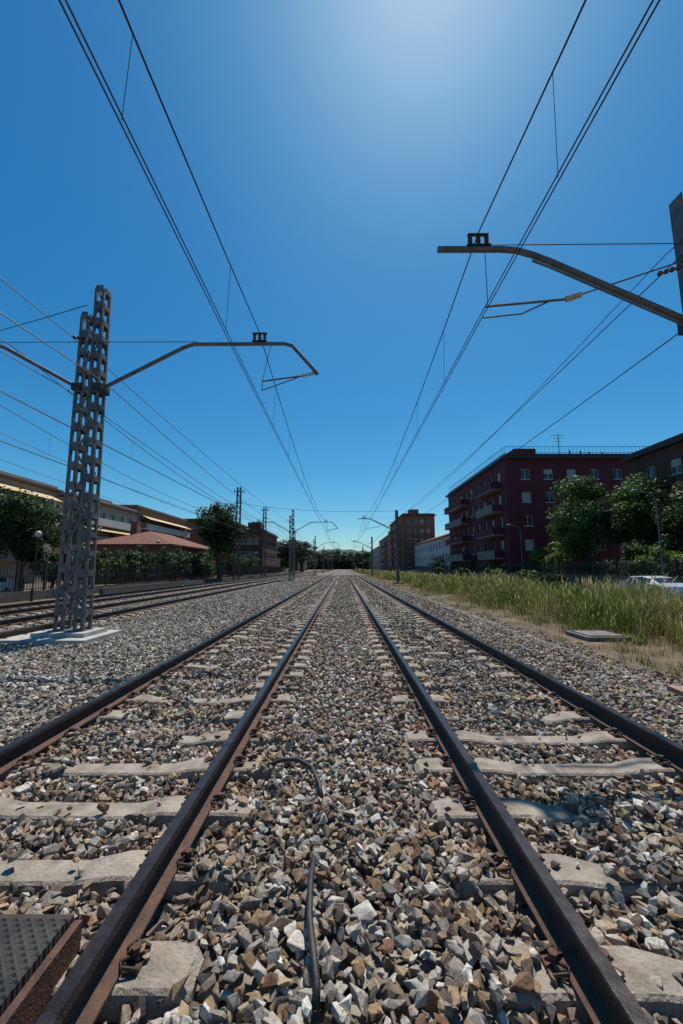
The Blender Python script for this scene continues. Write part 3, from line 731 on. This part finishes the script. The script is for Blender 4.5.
# ---------------------------------------------------------------- car
def car(x,y,z,rotz):
    e=empty('parked_car'); m=MB()
    st=[(-2.1,.35,.62,.62,.72,.6),(-2.0,.22,.78,.8,.82,.75),(-1.25,.2,.92,.95,.87,.8),(-.75,.2,.95,1.22,.88,.72),(-.3,.2,.96,1.43,.88,.66),(.5,.2,.96,1.47,.88,.66),(1.3,.2,.97,1.38,.88,.64),(1.85,.22,.98,1.12,.86,.68),(2.05,.3,.9,.92,.8,.7),(2.12,.4,.75,.76,.7,.6)]
    R=[]
    for (yy,zb,zl,zr,hw,hr) in st:
        zr=zr*.95
        zl=min(zl,zr)
        pts=[(-hw*.93,zb),(-hw,(zb+zl)*.5),(-hw*.98,zl),(-hr,zr-.04 if zr-.04>zl-.03 else zl-.03),(-hr*.8,zr),(hr*.8,zr),(hr,zr-.04 if zr-.04>zl-.03 else zl-.03),(hw*.98,zl),(hw,(zb+zl)*.5),(hw*.93,zb)]
        R.append([(a,yy,b) for a,b in pts])
    for i in range(len(R)-1):
        for k in range(9):
            side=k in (2,6)
            top=k in (3,4,5)
            mat=M_glass if (side and 2<=i<=5) or (top and i in (2,3)) or (top and i==6) else M_paint
            m.face([R[i][k],R[i+1][k],R[i+1][k+1],R[i][k+1]],mat)
    m.face(R[0],M_paint); m.face(list(reversed(R[-1])),M_paint)
    for s in (-1,1):
        for yy in (-1.3,1.3):
            m.tube([(s*.7,yy,.32),(s*.86,yy,.32),(s*.9,yy,.32)],[.32,.32,.29],M_rubber,20); m.tube([(s*.89,yy,.32),(s*.91,yy,.32)],.2,M_galv,14)
        m.box(min(s*.86,s*1.03),max(s*.86,s*1.03),-.72,-.62,.95,1.1,M_paint)
        m.box(min(s*.45,s*.72),max(s*.45,s*.72),-2.09,-2.03,.62,.75,M_insw); m.box(min(s*.5,s*.7),max(s*.5,s*.7),2.08,2.13,.72,.85,M_maroon)
        m.beam((s*.87,.12,.97),(s*.665,.1,1.38),.05,.03,M_paint)
    m.box(-.75,.75,-2.13,-2.05,.3,.45,M_rubber)
    m.obj('body',e); e.location=(x,y,z); e.rotation_euler=(0,0,rotz); e.scale=(.95,.95,.95)
car(16.0,21.5,-.15,math.radians(180)); car(-20.5,22.5,-.15,0)

# ---------------------------------------------------------------- light, world, camera
el=math.radians(63); az=math.radians(15)
sd=Vector((math.sin(az)*math.cos(el),math.cos(az)*math.cos(el),math.sin(el)))
L=bpy.data.lights.new('sun','SUN'); L.energy=5.0; L.angle=math.radians(.5); L.color=(1,.945,.86)
lo=bpy.data.objects.new('sun',L); COL.objects.link(lo); lo.rotation_euler=sd.to_track_quat('Z','Y').to_euler(); lo.location=(0,0,30)
W=bpy.data.worlds.new("World"); S.world=W; W.use_nodes=True; nt=W.node_tree
bg=nt.nodes['Background']; sk=nt.nodes.new('ShaderNodeTexSky'); sk.sky_type='NISHITA'; sk.sun_disc=False
sk.sun_elevation=el; sk.sun_rotation=az; sk.air_density=1.0; sk.dust_density=.5; sk.ozone_density=1.8; sk.altitude=100
# colour grade of the sky itself: deeper, cleaner blue (per-channel response)
hs=nt.nodes.new('ShaderNodeHueSaturation'); hs.inputs['Saturation'].default_value=1.2
sc=nt.nodes.new('ShaderNodeVectorMath'); sc.operation='SCALE'; sc.inputs['Scale'].default_value=.09
nt.links.new(sk.outputs[0],hs.inputs['Color']); nt.links.new(hs.outputs[0],sc.inputs[0])
sep=nt.nodes.new('ShaderNodeSeparateXYZ'); nt.links.new(sc.outputs[0],sep.inputs[0])
cmb=nt.nodes.new('ShaderNodeCombineXYZ')
for i,(p,g) in enumerate(((1.5,.95),(1.0,1.0),(.85,1.05))):
    a=nt.nodes.new('ShaderNodeMath'); a.operation='POWER'; a.inputs[1].default_value=p
    nt.links.new(sep.outputs[i],a.inputs[0])
    b=nt.nodes.new('ShaderNodeMath'); b.operation='MULTIPLY'; b.inputs[1].default_value=g*10
    nt.links.new(a.outputs[0],b.inputs[0]); nt.links.new(b.outputs[0],cmb.inputs[i])
nt.links.new(cmb.outputs[0],bg.inputs['Color']); bg.inputs['Strength'].default_value=.1
cd=bpy.data.cameras.new('camera'); cam=bpy.data.objects.new('camera',cd); COL.objects.link(cam)
cam.location=(0,0,1.58); cam.rotation_euler=(math.radians(97.97),0,math.radians(.21))
cd.sensor_fit='VERTICAL'; cd.sensor_height=36; cd.sensor_width=24; cd.lens=36*400/1024; cd.clip_start=.05; cd.clip_end=8000
S.camera=cam
S.view_settings.view_transform='Standard'; S.view_settings.look='None'; S.view_settings.exposure=0
